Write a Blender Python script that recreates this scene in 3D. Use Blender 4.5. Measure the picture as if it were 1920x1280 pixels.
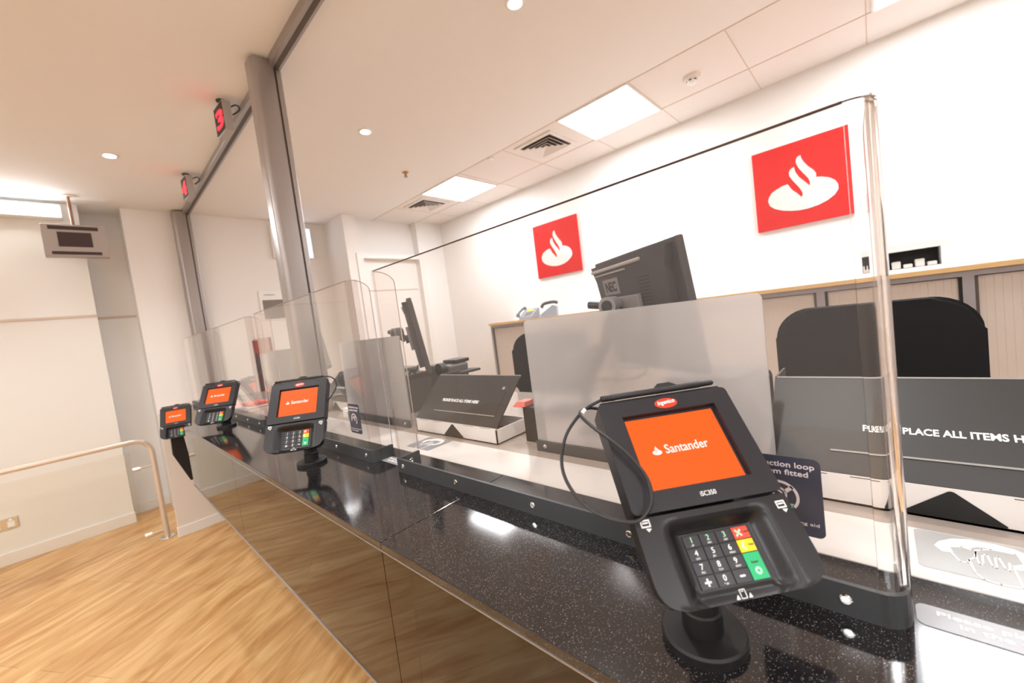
import bpy, bmesh, math, random
from mathutils import Vector, Matrix
from math import radians as rad, pi, cos, sin
for o in list(bpy.data.objects): bpy.data.objects.remove(o, do_unlink=True)
S = bpy.context.scene; C = S.collection; random.seed(4)

# ---------------------------------------------------------------- camera, world, exposure
CAMZ = 1.428
cd = bpy.data.cameras.new('camera'); cam = bpy.data.objects.new('camera', cd); C.objects.link(cam); S.camera = cam
cd.sensor_width = 36; cd.sensor_fit = 'HORIZONTAL'; cd.lens = 737.24*36/1920; cd.clip_start = .02
yaw, pit, rol = rad(46.967), rad(3.320), rad(-7.311)
fw = Vector((sin(yaw)*cos(pit), cos(yaw)*cos(pit), -sin(pit))); rt0 = Vector((cos(yaw), -sin(yaw), 0)); up0 = rt0.cross(fw)
cr = cos(rol)*rt0+sin(rol)*up0; cu = -sin(rol)*rt0+cos(rol)*up0
cam.matrix_world = Matrix(((cr.x, cu.x, -fw.x, 0), (cr.y, cu.y, -fw.y, 0), (cr.z, cu.z, -fw.z, CAMZ), (0, 0, 0, 1)))
cd.dof.use_dof = True; cd.dof.focus_distance = .75; cd.dof.aperture_fstop = 4.5
wd = bpy.data.worlds.new('world'); S.world = wd; wd.use_nodes = True
wd.node_tree.nodes['Background'].inputs[0].default_value = (1, .93, .85, 1); wd.node_tree.nodes['Background'].inputs[1].default_value = .5
V = S.view_settings; V.view_transform = 'Standard'; V.look = 'None'; V.exposure = 0.13; V.gamma = 1; V.use_curve_mapping = False
PANEL_E, STAFF_W, LOBBY_W, SPOT_W = 10.0, 15.0, 26.0, 9.0

# ---------------------------------------------------------------- materials
MATS = {}
def srgb(r, g, b):
    f = lambda c: (c/255/12.92 if c/255 <= .04045 else ((c/255+.055)/1.055)**2.4)
    return (f(r), f(g), f(b), 1)
def mat(name, col=(200, 200, 200), rough=.5, metal=0., spec=.5, emit=None, es=0, coat=0, ior=1.5):
    if name in MATS: return MATS[name]
    m = bpy.data.materials.new(name); m.use_nodes = True; p = m.node_tree.nodes['Principled BSDF']
    p.inputs['Base Color'].default_value = srgb(*col); p.inputs['Roughness'].default_value = rough
    p.inputs['Metallic'].default_value = metal; p.inputs['Specular IOR Level'].default_value = spec; p.inputs['IOR'].default_value = ior
    p.inputs['Coat Weight'].default_value = coat
    if emit: p.inputs['Emission Color'].default_value = srgb(*emit); p.inputs['Emission Strength'].default_value = es
    MATS[name] = m; return m
def N(m, t): return m.node_tree.nodes.new(t)
def LK(m, a, b): m.node_tree.links.new(a, b)
def P(m): return m.node_tree.nodes['Principled BSDF']
def grain(m, scale=60, lo=.92, hi=1.05, bump=0, stretch=(1, 1, 1)):
    """procedural: multiply base colour by soft noise, optional bump"""
    tc = N(m, 'ShaderNodeTexCoord'); mp = N(m, 'ShaderNodeMapping'); mp.inputs['Scale'].default_value = stretch
    ns = N(m, 'ShaderNodeTexNoise'); ns.inputs['Scale'].default_value = scale; ns.inputs['Detail'].default_value = 4
    LK(m, tc.outputs['Object'], mp.inputs[0]); LK(m, mp.outputs[0], ns.inputs['Vector'])
    mr = N(m, 'ShaderNodeMapRange'); mr.inputs['To Min'].default_value = lo; mr.inputs['To Max'].default_value = hi
    LK(m, ns.outputs['Fac'], mr.inputs['Value'])
    mx = N(m, 'ShaderNodeMix'); mx.data_type = 'RGBA'; mx.blend_type = 'MULTIPLY'; mx.inputs['Factor'].default_value = 1
    mx.inputs['A'].default_value = P(m).inputs['Base Color'].default_value; LK(m, mr.outputs[0], mx.inputs['B'])
    LK(m, mx.outputs['Result'], P(m).inputs['Base Color'])
    if bump:
        b = N(m, 'ShaderNodeBump'); b.inputs['Strength'].default_value = bump; b.inputs['Distance'].default_value = .001
        LK(m, ns.outputs['Fac'], b.inputs['Height']); LK(m, b.outputs[0], P(m).inputs['Normal'])
    return m

M_wall = grain(mat('wall_paint', (243, 240, 237), .7), 3, .985, 1.0)
M_ceil = grain(mat('ceiling_paint', (243, 241, 240), .8), 3, .985, 1.0)
M_tile = grain(mat('ceiling_tile', (240, 235, 231), .85), 220, .95, 1.02)
M_seam = mat('tile_grid', (214, 196, 180), .7)
M_gloss_wall = grain(mat('gloss_wall_panel', (238, 236, 230), .18), 2, .985, 1)
M_skirt = mat('skirting_paint', (240, 236, 230), .35)
M_alu = grain(mat('satin_aluminium', (170, 164, 162), .34, .75), 90, .95, 1.04, 0, (1, 1, .03))
M_alu_dark = mat('slot_dark', (92, 84, 78), .5, .3)
M_steel = grain(mat('dark_brushed_steel', (74, 76, 78), .42, .35), 200, .93, 1.05)
M_chrome = mat('chrome', (222, 220, 216), .15, 1)
M_brass = grain(mat('satin_steel_tube', (226, 216, 204), .3, .6), 60, .96, 1.03)
M_blackgloss = mat('black_glass_panel', (13, 11, 10), .03, 0, .5, ior=1.52)
M_bplas = grain(mat('black_plastic', (26, 25, 28), .36), 500, .9, 1.06, .08)
M_bplas2 = grain(mat('charcoal_plastic', (32, 31, 37), .36), 700, .92, 1.06, .1)
M_bmatte = mat('black_matte', (18, 17, 18), .55)
M_rub = mat('cable_rubber', (30, 29, 32), .45)
M_white = mat('white_print', (246, 246, 246), .5)
M_whitegl = grain(mat('white_gloss_laminate', (230, 224, 220), .12), 3, .985, 1)
M_fin = grain(mat('white_lacquer', (236, 226, 216), .3), 3, .985, 1)
M_desk = grain(mat('worktop_laminate', (168, 156, 148), .18), 4, .97, 1.02)
M_trayblack = grain(mat('dark_acrylic', (44, 42, 42), .42), 3, .97, 1.03)
M_sat = mat('satin_tray_metal', (206, 196, 186), .3, .3)
M_red = grain(mat('sign_red', (206, 8, 6), .6, 0, .2), 3, .98, 1.0)
M_fabric = grain(mat('chair_fabric', (22, 21, 24), .95), 900, .8, 1.15, .3)
M_oak = grain(mat('oak_edge', (222, 184, 128), .4), 30, .88, 1.06, 0, (6, .5, 6))
M_cabgrey = grain(mat('cabinet_frame_grey', (156, 152, 156), .4, .2), 50, .97, 1.02)
M_labelgrey = mat('label_grey', (150, 148, 152), .3)
M_labelgrey2 = mat('label_pale_grey', (176, 176, 176), .3)
M_indigo = mat('sticker_slate', (62, 64, 78), .3)
M_print = mat('sticker_pink_white', (224, 212, 214), .5)
M_orange = mat('screen_orange', (40, 14, 4), .25, emit=(255, 98, 16), es=.95)
M_screenwhite = mat('screen_white', (60, 60, 60), .3, emit=(255, 246, 236), es=1.0)
M_screenpink = mat('led_red', (120, 0, 10), .4, emit=(255, 20, 40), es=3.2)
M_lcd = mat('lcd_green', (196, 198, 96), .3)
M_paper = mat('paper', (246, 244, 240), .7)
M_phone = mat('phone_silver', (150, 154, 162), .35)
M_pink = mat('salmon_card', (238, 128, 116), .5)
M_logo = mat('maker_oval_red', (226, 58, 34), .35)
M_keyblack = mat('key_black', (44, 41, 46), .35)
M_kred = mat('key_red', (232, 80, 56), .35); M_kyel = mat('key_yellow', (246, 214, 18), .35); M_kgrn = mat('key_green', (22, 178, 112), .35)
M_mint = mat('key_symbol_mint', (176, 240, 204), .4)
M_light = mat('panel_glow', (255, 255, 255), .5, emit=(250, 252, 255), es=PANEL_E)
M_spotl = mat('downlight_glow', (255, 255, 255), .5, emit=(255, 244, 226), es=30)
M_bluew = mat('lightbox_bluewhite', (240, 246, 255), .4, emit=(214, 228, 255), es=1.1)
M_door = grain(mat('door_white', (240, 236, 232), .45), 3, .985, 1)
M_grey = mat('mid_grey', (150, 146, 142), .4)
M_silver = grain(mat('silver_plastic', (176, 168, 164), .4, .25), 80, .97, 1.02)
M_armgrey = mat('arm_grey', (128, 122, 122), .4)
M_monitor = grain(mat('monitor_shell', (58, 54, 56), .32), 300, .95, 1.04)
M_hipgrey = mat('printer_grey', (88, 84, 82), .35)
M_maroon = mat('maroon_strip', (150, 60, 54), .5)

def floor_mat():
    m = mat('oak_plank_floor', (214, 160, 92), .36)
    tc = N(m, 'ShaderNodeTexCoord'); mp = N(m, 'ShaderNodeMapping'); mp.inputs['Rotation'].default_value = (0, 0, rad(-30))
    LK(m, tc.outputs['Object'], mp.inputs[0])
    br = N(m, 'ShaderNodeTexBrick'); br.inputs['Scale'].default_value = 1; br.inputs['Brick Width'].default_value = 1.25
    br.inputs['Row Height'].default_value = .16; br.inputs['Mortar Size'].default_value = .0012; br.inputs['Bias'].default_value = 0
    br.inputs['Color1'].default_value = srgb(236, 199, 146); br.inputs['Color2'].default_value = srgb(224, 183, 127); br.inputs['Mortar'].default_value = srgb(184, 140, 90)
    LK(m, mp.outputs[0], br.inputs['Vector'])
    m2 = N(m, 'ShaderNodeMapping'); m2.inputs['Scale'].default_value = (.85, 4.6, 1); LK(m, mp.outputs[0], m2.inputs[0])
    ns = N(m, 'ShaderNodeTexNoise'); ns.inputs['Scale'].default_value = 2.4; ns.inputs['Detail'].default_value = 7; ns.inputs['Distortion'].default_value = 1.3
    LK(m, m2.outputs[0], ns.inputs['Vector'])
    cr_ = N(m, 'ShaderNodeValToRGB'); e = cr_.color_ramp.elements; e[0].position = .32; e[0].color = srgb(206, 168, 116); e[1].position = .66; e[1].color = srgb(255, 250, 240)
    LK(m, ns.outputs['Fac'], cr_.inputs[0])
    mx = N(m, 'ShaderNodeMix'); mx.data_type = 'RGBA'; mx.blend_type = 'MULTIPLY'; mx.inputs['Factor'].default_value = .85
    LK(m, br.outputs['Color'], mx.inputs['A']); LK(m, cr_.outputs[0], mx.inputs['B']); LK(m, mx.outputs['Result'], P(m).inputs['Base Color'])
    return m
M_floor = floor_mat()
def stone_mat():
    m = mat('black_speckled_stone', (22, 20, 21), .09, 0, .6, ior=1.6)
    tc = N(m, 'ShaderNodeTexCoord'); vo = N(m, 'ShaderNodeTexVoronoi'); vo.inputs['Scale'].default_value = 620
    LK(m, tc.outputs['Object'], vo.inputs['Vector'])
    n2 = N(m, 'ShaderNodeTexNoise'); n2.inputs['Scale'].default_value = 420; LK(m, tc.outputs['Object'], n2.inputs['Vector'])
    ad = N(m, 'ShaderNodeMath'); ad.operation = 'MULTIPLY_ADD'; ad.inputs[1].default_value = -.55; ad.inputs[2].default_value = .5
    LK(m, n2.outputs['Fac'], ad.inputs[0])   # threshold varies from place to place
    lt = N(m, 'ShaderNodeMath'); lt.operation = 'LESS_THAN'; LK(m, vo.outputs['Distance'], lt.inputs[0]); LK(m, ad.outputs[0], lt.inputs[1])
    sx = N(m, 'ShaderNodeSeparateColor'); LK(m, vo.outputs['Color'], sx.inputs[0])
    gt = N(m, 'ShaderNodeMath'); gt.operation = 'GREATER_THAN'; gt.inputs[1].default_value = .45; LK(m, sx.outputs[0], gt.inputs[0])
    mu = N(m, 'ShaderNodeMath'); mu.operation = 'MULTIPLY'; LK(m, lt.outputs[0], mu.inputs[0]); LK(m, gt.outputs[0], mu.inputs[1])
    sc = N(m, 'ShaderNodeMath'); sc.operation = 'MULTIPLY'; LK(m, mu.outputs[0], sc.inputs[0]); LK(m, sx.outputs[1], sc.inputs[1])
    mx = N(m, 'ShaderNodeMix'); mx.data_type = 'RGBA'; mx.inputs['A'].default_value = srgb(26, 23, 24); mx.inputs['B'].default_value = srgb(176, 170, 172)
    LK(m, sc.outputs[0], mx.inputs['Factor']); LK(m, mx.outputs['Result'], P(m).inputs['Base Color'])
    return m
M_stone = stone_mat()
def thin_clear(name, tint=(250, 250, 250), ior=1.49, rough=.0, haze=0.):
    m = bpy.data.materials.new(name); m.use_nodes = True; nt = m.node_tree; nt.nodes.clear()
    out = nt.nodes.new('ShaderNodeOutputMaterial'); tr = nt.nodes.new('ShaderNodeBsdfTransparent'); gl = nt.nodes.new('ShaderNodeBsdfGlossy')
    fr = nt.nodes.new('ShaderNodeFresnel'); mx = nt.nodes.new('ShaderNodeMixShader'); fr.inputs[0].default_value = ior
    tr.inputs[0].default_value = srgb(*tint); gl.inputs['Roughness'].default_value = rough; gl.inputs[0].default_value = (1, 1, 1, 1)
    ge = nt.nodes.new('ShaderNodeNewGeometry'); mi = nt.nodes.new('ShaderNodeMix'); mi.inputs['A'].default_value = ior; mi.inputs['B'].default_value = 1/ior   # same reflectance on both faces of the sheet
    nt.links.new(ge.outputs['Backfacing'], mi.inputs['Factor']); nt.links.new(mi.outputs['Result'], fr.inputs[0])
    nt.links.new(fr.outputs[0], mx.inputs[0]); nt.links.new(tr.outputs[0], mx.inputs[1]); nt.links.new(gl.outputs[0], mx.inputs[2])
    last = mx
    if haze:
        df = nt.nodes.new('ShaderNodeBsdfTranslucent'); df.inputs[0].default_value = (.9, .88, .86, 1); m3 = nt.nodes.new('ShaderNodeMixShader'); m3.inputs[0].default_value = haze
        nt.links.new(mx.outputs[0], m3.inputs[1]); nt.links.new(df.outputs[0], m3.inputs[2]); last = m3
    nt.links.new(last.outputs[0], out.inputs[0]); return m
M_acr = thin_clear('clear_acrylic', (253, 252, 251), 1.3, 0, .012)
M_edge = thin_clear('acrylic_polished_edge', (246, 243, 242), 1.3, .04)
M_glassbend = mat('acrylic_bend', (255, 252, 250), .0, ior=1.49); P(M_glassbend).inputs['Transmission Weight'].default_value = 1
def frosted():
    m = bpy.data.materials.new('frosted_acrylic'); m.use_nodes = True; nt = m.node_tree; nt.nodes.clear()
    out = nt.nodes.new('ShaderNodeOutputMaterial'); rf = nt.nodes.new('ShaderNodeBsdfRefraction'); rf.inputs['Roughness'].default_value = .4; rf.inputs['IOR'].default_value = 1.08
    rf.inputs[0].default_value = (.95, .93, .92, 1)
    df = nt.nodes.new('ShaderNodeBsdfDiffuse'); df.inputs[0].default_value = (.9, .885, .88, 1)
    tl = nt.nodes.new('ShaderNodeBsdfTranslucent'); tl.inputs[0].default_value = (.95, .93, .92, 1)
    gl = nt.nodes.new('ShaderNodeBsdfGlossy'); gl.inputs['Roughness'].default_value = .3
    a = nt.nodes.new('ShaderNodeMixShader'); a.inputs[0].default_value = .7; b = nt.nodes.new('ShaderNodeMixShader'); b.inputs[0].default_value = .42
    c = nt.nodes.new('ShaderNodeMixShader'); fr = nt.nodes.new('ShaderNodeFresnel'); fr.inputs[0].default_value = 1.4
    l = nt.links.new
    l(df.outputs[0], a.inputs[1]); l(tl.outputs[0], a.inputs[2]); l(rf.outputs[0], b.inputs[1]); l(a.outputs[0], b.inputs[2])
    l(fr.outputs[0], c.inputs[0]); l(b.outputs[0], c.inputs[1]); l(gl.outputs[0], c.inputs[2]); l(c.outputs[0], out.inputs[0]); return m
M_frost = frosted()

# ---------------------------------------------------------------- helpers
def bx(bm, a, b, bev=0, mtx=None):
    g = bmesh.ops.create_cube(bm, size=1)['verts']
    c = [(a[i]+b[i])/2 for i in range(3)]; s = [abs(b[i]-a[i]) for i in range(3)]
    for v in g: v.co = Vector((v.co.x*s[0]+c[0], v.co.y*s[1]+c[1], v.co.z*s[2]+c[2]))
    if bev:
        es = list({e for v in g for e in v.link_edges})
        r = bmesh.ops.bevel(bm, geom=es, offset=bev, segments=2, affect='EDGES', profile=.5)
        g = list({v for f in r['faces'] for v in f.verts} | {v for v in g if v.is_valid})
    if mtx is not None: bmesh.ops.transform(bm, matrix=mtx, verts=[v for v in g if v.is_valid])
    return g
def box(a, b, bev=0, mtx=None):
    bm = bmesh.new(); bx(bm, a, b, bev, mtx); return bm
def tube(bm, pts, r, seg=10, cap=True):
    pts = [Vector(p) for p in pts]; rings = []; n = len(pts)
    rr = r if isinstance(r, (list, tuple)) else [r]*n
    t0 = (pts[1]-pts[0]).normalized(); nr = t0.orthogonal().normalized()
    for i, p in enumerate(pts):
        t = (pts[min(i+1, n-1)]-pts[max(i-1, 0)]).normalized()
        nr = (nr-t*nr.dot(t)).normalized(); bi = t.cross(nr)
        rings.append([bm.verts.new(p+(nr*cos(2*pi*k/seg)+bi*sin(2*pi*k/seg))*rr[i]) for k in range(seg)])
    for a, b in zip(rings, rings[1:]):
        for k in range(seg): bm.faces.new((a[k], a[(k+1) % seg], b[(k+1) % seg], b[k]))
    if cap: bm.faces.new(rings[0][::-1]); bm.faces.new(rings[-1])
def smooth_path(pts, n=6):
    P_ = [Vector(p) for p in pts]; out = []
    for i in range(len(P_)-1):
        p0, p1, p2, p3 = P_[max(i-1, 0)], P_[i], P_[i+1], P_[min(i+2, len(P_)-1)]
        for k in range(n):
            t = k/n; out.append(.5*((2*p1)+(-p0+p2)*t+(2*p0-5*p1+4*p2-p3)*t*t+(-p0+3*p1-3*p2+p3)*t**3))
    out.append(P_[-1]); return out
def lathe(bm, prof, c=(0, 0, 0), seg=32, mtx=None):
    rings = []
    for r, z in prof:
        rings.append([bm.verts.new(Vector((c[0]+r*cos(2*pi*k/seg), c[1]+r*sin(2*pi*k/seg), c[2]+z))) for k in range(seg)])
    for a, b in zip(rings, rings[1:]):
        for k in range(seg): bm.faces.new((a[k], a[(k+1) % seg], b[(k+1) % seg], b[k]))
    bm.faces.new(rings[0][::-1]); bm.faces.new(rings[-1])
    if mtx is not None: bmesh.ops.transform(bm, matrix=mtx, verts=[v for r in rings for v in r])
def prism(bm, pts, d, mtx=None):
    """extrude a 2-D outline (x,y) from z=0 to z=d, then transform"""
    lo = [bm.verts.new((p[0], p[1], 0)) for p in pts]; hi = [bm.verts.new((p[0], p[1], d)) for p in pts]
    bm.faces.new(lo[::-1]); bm.faces.new(hi); n = len(pts)
    for k in range(n): bm.faces.new((lo[k], lo[(k+1) % n], hi[(k+1) % n], hi[k]))
    if mtx is not None: bmesh.ops.transform(bm, matrix=mtx, verts=lo+hi)
def rrect(x0, y0, x1, y1, r, n=6, corners=(1, 1, 1, 1)):
    o = []
    for (cx, cy, a0), on in zip(((x1-r, y1-r, 0), (x0+r, y1-r, 90), (x0+r, y0+r, 180), (x1-r, y0+r, 270)), corners):
        if not on:
            o.append((x1 if a0 in (0, 270) else x0, y1 if a0 in (0, 90) else y0)); continue
        for k in range(n+1):
            a = rad(a0+90*k/n); o.append((cx+r*cos(a), cy+r*sin(a)))
    return o
def obj(name, bm, m, parent=None, smooth=False, mtx=None):
    me = bpy.data.meshes.new(name); bmesh.ops.recalc_face_normals(bm, faces=bm.faces[:]); bm.to_mesh(me); bm.free()
    for mm in (m if isinstance(m, (list, tuple)) else [m]): me.materials.append(mm)
    if smooth:
        for p in me.polygons: p.use_smooth = True
        try: me.set_sharp_from_angle(angle=rad(35))
        except Exception: pass
    o = bpy.data.objects.new(name, me); C.objects.link(o)
    if parent: o.parent = parent
    if mtx is not None: o.matrix_local = mtx
    return o
def tag(o, label, cat, group=None):
    o['label'] = label; o['category'] = cat
    if group: o['group'] = group
    return o
def thing(name, label, cat, loc=(0, 0, 0), rotz=0, group=None):
    o = bpy.data.objects.new(name, None); C.objects.link(o); o.empty_display_size = .05
    o.location = loc; o.rotation_euler = (0, 0, rotz); return tag(o, label, cat, group)
def struct(name, bm, m, parent=None):
    o = obj(name, bm, m, parent)
    if not parent: o['kind'] = 'structure'
    return o
def dup(root, loc, label=None, group=None, rotz=None):
    def cp(o, par):
        c = o.copy(); C.objects.link(c); c.parent = par
        for ch in o.children: cp(ch, c)
        return c
    r = cp(root, None); r.location = loc
    if rotz is not None: r.rotation_euler = (0, 0, rotz)
    if label: r['label'] = label
    if group: r['group'] = group
    return r
def frame(o, r, u):
    """matrix whose x = r (reading direction), y = u (up of the text), z = out of the surface"""
    r = Vector(r).normalized(); u = Vector(u).normalized(); n = r.cross(u)
    return Matrix(((r.x, u.x, n.x, o[0]), (r.y, u.y, n.y, o[1]), (r.z, u.z, n.z, o[2]), (0, 0, 0, 1)))
def text(name, s, size, m, parent, mtx, bold=0, align='LEFT', width=None, shear=0, ext=.0002, parts=None):
    cu_ = bpy.data.curves.new(name, 'FONT'); cu_.body = s; cu_.size = size; cu_.offset = bold; cu_.extrude = ext; cu_.shear = shear
    cu_.align_x = align; cu_.resolution_u = 3
    t = bpy.data.objects.new(name, cu_); C.objects.link(t)
    dg = bpy.context.evaluated_depsgraph_get(); me = bpy.data.meshes.new_from_object(t.evaluated_get(dg))
    bpy.data.objects.remove(t, do_unlink=True)
    if width:
        xs = [v.co.x for v in me.vertices]; k = width/(max(xs)-min(xs))
        for v in me.vertices: v.co.x *= k
    me.materials.clear(); me.materials.append(m)
    o = bpy.data.objects.new(name, me); C.objects.link(o)
    if parent: o.parent = parent
    o.matrix_local = mtx; return o
FLAME = [(0.139,0.367),(0.151,0.413),(0.188,0.463),(0.241,0.49),(0.299,0.512),(0.358,0.518),(0.399,0.435),(0.444,0.383),(0.486,0.322),(0.501,0.355),(0.491,0.397),(0.457,0.467),(0.408,0.55),(0.382,0.608),(0.379,0.648),(0.392,0.682),(0.414,0.698),(0.436,0.702),(0.438,0.672),(0.448,0.63),(0.479,0.565),(0.536,0.488),(0.574,0.433),(0.579,0.473),(0.564,0.527),(0.521,0.6),(0.476,0.682),(0.457,0.742),(0.459,0.785),(0.476,0.812),(0.508,0.823),(0.511,0.79),(0.529,0.74),(0.571,0.667),(0.619,0.608),(0.642,0.563),(0.641,0.515),(0.694,0.502),(0.76,0.47),(0.81,0.425),(0.836,0.37),(0.835,0.315),(0.8,0.262),(0.73,0.215),(0.64,0.184),(0.55,0.17),(0.46,0.17),(0.37,0.186),(0.28,0.215),(0.2,0.258),(0.155,0.305)]
def flame(name, s, m, parent, mtx, d=.001):
    bm = bmesh.new(); prism(bm, [((x-.5)*s, (y-.5)*s) for x, y in FLAME], d); return obj(name, bm, m, parent, mtx=mtx)

# ---------------------------------------------------------------- room shell
CE = 2.919; WX = 3.71; LX = -3.6; NY = -4.2
struct('floor', box((LX, NY, -.1), (WX+.1, 5.6, 0)), M_floor)
bm = bmesh.new(); bx(bm, (LX, NY, CE), (2.705, 5.7, CE+.1)); struct('ceiling', bm, M_ceil)
struct('wall_right', box((WX, NY, 0), (WX+.1, 5.6, CE)), M_wall)
struct('wall_left', box((LX-.1, NY, 0), (LX, 5.6, CE)), M_wall)
struct('wall_front', box((LX, NY-.1, 0), (WX, NY, CE)), M_wall)
bm = bmesh.new()
prism(bm, [(.38, 5.6), (.38, 5.13), (2.25, 5.13), (2.25, 4.6), (2.42, 4.6), (2.42, 4.72), (3.28, 4.72), (3.28, 4.6), (WX, 4.6), (WX, 5.6)], CE)
bx(bm, (.10, 5.40, 0), (.38, 5.6, CE)); struct('wall_back', bm, M_wall)
bm = bmesh.new(); bx(bm, (LX, 5.13, 0), (.105, 5.6, CE)); struct('wall_back_panelled', bm, M_gloss_wall)
bm = bmesh.new(); bx(bm, (LX, 5.118, 1.918), (.105, 5.13, 1.938)); bx(bm, (.105, 5.392, 1.918), (.38, 5.40, 1.938)); struct('trim_1', bm, M_seam)
for nm, a, b in (('baseboard_back', (LX, 5.112, 0), (.112, 5.13, .10)), ('baseboard_back', (.11, 5.382, 0), (.38, 5.40, .10)), ('baseboard_back', (.38, 5.112, 0), (1.2, 5.13, .10))):
    bm = bmesh.new(); bx(bm, a, b, .004); struct(nm, bm, M_skirt)
# suspended ceiling strip over the tellers
bm = bmesh.new(); bx(bm, (2.705, NY, CE), (WX+.1, 5.6, CE+.1)); struct('ceiling_tiles', bm, M_tile)
bm = bmesh.new()
for x in (2.705, 3.302): bx(bm, (x-.004, NY, CE-.0025), (x+.004, 4.72, CE))
for k in range(-8, 8):
    y = .553+.6*k
    if NY < y < 4.6: bx(bm, (2.705, y-.0025, CE-.0018), (WX, y+.0025, CE))
struct('trim_2', bm, M_seam)
# staff door in the far alcove
struct('door_1', box((2.44, 4.68, 0), (3.26, 4.72, 2.40)), M_door)
bm = bmesh.new(); bx(bm, (2.36, 4.585, 0), (2.44, 4.719, 2.40)); bx(bm, (3.26, 4.585, 0), (3.33, 4.719, 2.40)); bx(bm, (2.36, 4.585, 2.40), (3.33, 4.72, 2.46)); struct('trim_3', bm, M_door)
struct('trim_4', box((2.47, 4.672, 2.0), (3.23, 4.682, 2.01)), M_seam)

# ---------------------------------------------------------------- lamps
def panel_light(x, y, label, w=.6, watts=STAFF_W, col=(.93, .955, 1)):
    t = thing('ceiling_panel_light', label, 'ceiling light', (x, y, CE), group='square ceiling panel lights')
    bm = bmesh.new(); h = w/2; e = .012
    for a, b in (((-h, -h), (h, -h+e)), ((-h, h-e), (h, h)), ((-h, -h+e), (-h+e, h-e)), ((h-e, -h+e), (h, h-e))): bx(bm, (a[0], a[1], -.012), (b[0], b[1], 0))
    obj('frame', bm, M_tile, t); d = obj('diffuser', box((-h+e, -h+e, -.008), (h-e, h-e, -.001)), M_light, t)
    ld = bpy.data.lights.new('panel_lamp', 'AREA'); ld.shape = 'SQUARE'; ld.size = w-.04; ld.energy = watts; ld.color = col
    lo = bpy.data.objects.new('panel_lamp', ld); C.objects.link(lo); lo.parent = t; lo.location = (0, 0, -.014); return t
panel_light(3.0, 3.30, 'smaller-looking square ceiling light, farther from camera, beyond the round detector')
panel_light(3.0, 1.455, 'large bright square ceiling light nearest the vent, above the tellers')
panel_light(3.0, -.37, 'square ceiling light cut off at the top right edge of the photo')
for k, (x, y) in enumerate(((3.0, -2.2), (-2.0, 2.6), (-2.0, .4), (-2.0, -1.8), (-.3, -2.6))):  # unseen panels: lobby ones added for their light, one carries on the teller row
    panel_light(x, y, 'unseen square ceiling light, added behind or left of the camera', watts=LOBBY_W if x < 2 else STAFF_W, col=(.885, .94, 1) if x < 2 else (.93, .955, 1))
def downlight(x, y, label, w=SPOT_W):
    t = thing('ceiling_downlight', label, 'downlight', (x, y, CE), group='round ceiling downlights')
    bm = bmesh.new(); lathe(bm, [(.046, -.006), (.05, -.004), (.05, 0), (.034, 0), (.034, -.006)], seg=28); obj('bezel', bm, M_ceil, t, True)
    bm = bmesh.new(); lathe(bm, [(.0335, -.0068), (.0335, -.003)], seg=28); obj('lamp', bm, M_spotl, t)
    ld = bpy.data.lights.new('downlight_lamp', 'SPOT'); ld.energy = w*4; ld.spot_size = rad(125); ld.spot_blend = .8; ld.shadow_soft_size = .035; ld.color = (.94, .97, .97)
    lo = bpy.data.objects.new('downlight_lamp', ld); C.objects.link(lo); lo.parent = t; lo.location = (0, 0, -.03); return t
downlight(1.576, 2.659, 'round ceiling downlight right of the tall silver post')
downlight(1.587, 1.182, 'round ceiling downlight cut by the top edge of the photo, centre')
downlight(.285, 3.868, 'round ceiling downlight on the left, nearest the hanging grey box')
for x, y in ((1.58, -.3), (-.5, 1.6), (-.5, -.6), (-1.4, 3.9), (.3, .2)): downlight(x, y, 'unseen round ceiling downlight, added beyond the view')  # unseen downlights, added to help light the room
# bright luminaire high on the far left wall
t = thing('wall_luminaire', 'long overexposed white light box high on the left wall, above the hanging grey box', 'wall light', (-.52, 5.13, 2.82))
obj('casing', box((-.55, -.10, -.058), (.53, 0, .058), .01), M_white, t)
obj('glow_tube', box((-.53, -.108, -.046), (.52, -.099, .046)), M_light, t)
ld = bpy.data.lights.new('luminaire_lamp', 'AREA'); ld.shape = 'RECTANGLE'; ld.size = 1.0; ld.size_y = .08; ld.energy = 9
lo = bpy.data.objects.new('luminaire_lamp', ld); C.objects.link(lo); lo.parent = t; lo.location = (0, -.115, 0); lo.rotation_euler = (rad(-90+180), 0, 0)

# ceiling fittings
def vent(x, y, label):
    t = thing('ceiling_vent', label, 'ceiling vent', (x, y, CE), group='square ceiling air vents')
    bm = bmesh.new(); h = .2
    for a, b in (((-h, -h), (h, -h+.035)), ((-h, h-.035), (h, h)), ((-h, -h+.035), (-h+.035, h-.035)), ((h-.035, -h+.035), (h, h-.035))): bx(bm, (a[0], a[1], -.012), (b[0], b[1], 0))
    obj('frame', bm, M_tile, t)
    obj('backing', box((-.165, -.165, -.0015), (.165, .165, -.0005)), mat('vent_shadow', (86, 72, 62), .8), t)
    for k, s in enumerate((.145, .105, .065, .028)):
        bm = bmesh.new(); z0, z1 = -.018+k*.001, -.004; q = s-.026
        o_ = [(-s, -s), (s, -s), (s, s), (-s, s)]; i_ = [(-q, -q), (q, -q), (q, q), (-q, q)]
        A = [bm.verts.new((a[0], a[1], z0-.006)) for a in o_]; B = [bm.verts.new((a[0], a[1], z1)) for a in i_]
        A2 = [bm.verts.new((a[0], a[1], z0-.009)) for a in o_]; B2 = [bm.verts.new((a[0], a[1], z1-.003)) for a in i_]
        for j in range(4):
            n = (j+1) % 4; bm.faces.new((A[j], A[n], B[n], B[j])); bm.faces.new((A2[j], B2[j], B2[n], A2[n])); bm.faces.new((A[j], A2[j], A2[n], A[n])); bm.faces.new((B[j], B[n], B2[n], B2[j]))
        obj('louvre', bm, M_tile, t)
vent(2.985, 2.075, 'square louvred ceiling vent beside the large bright ceiling light')
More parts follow.
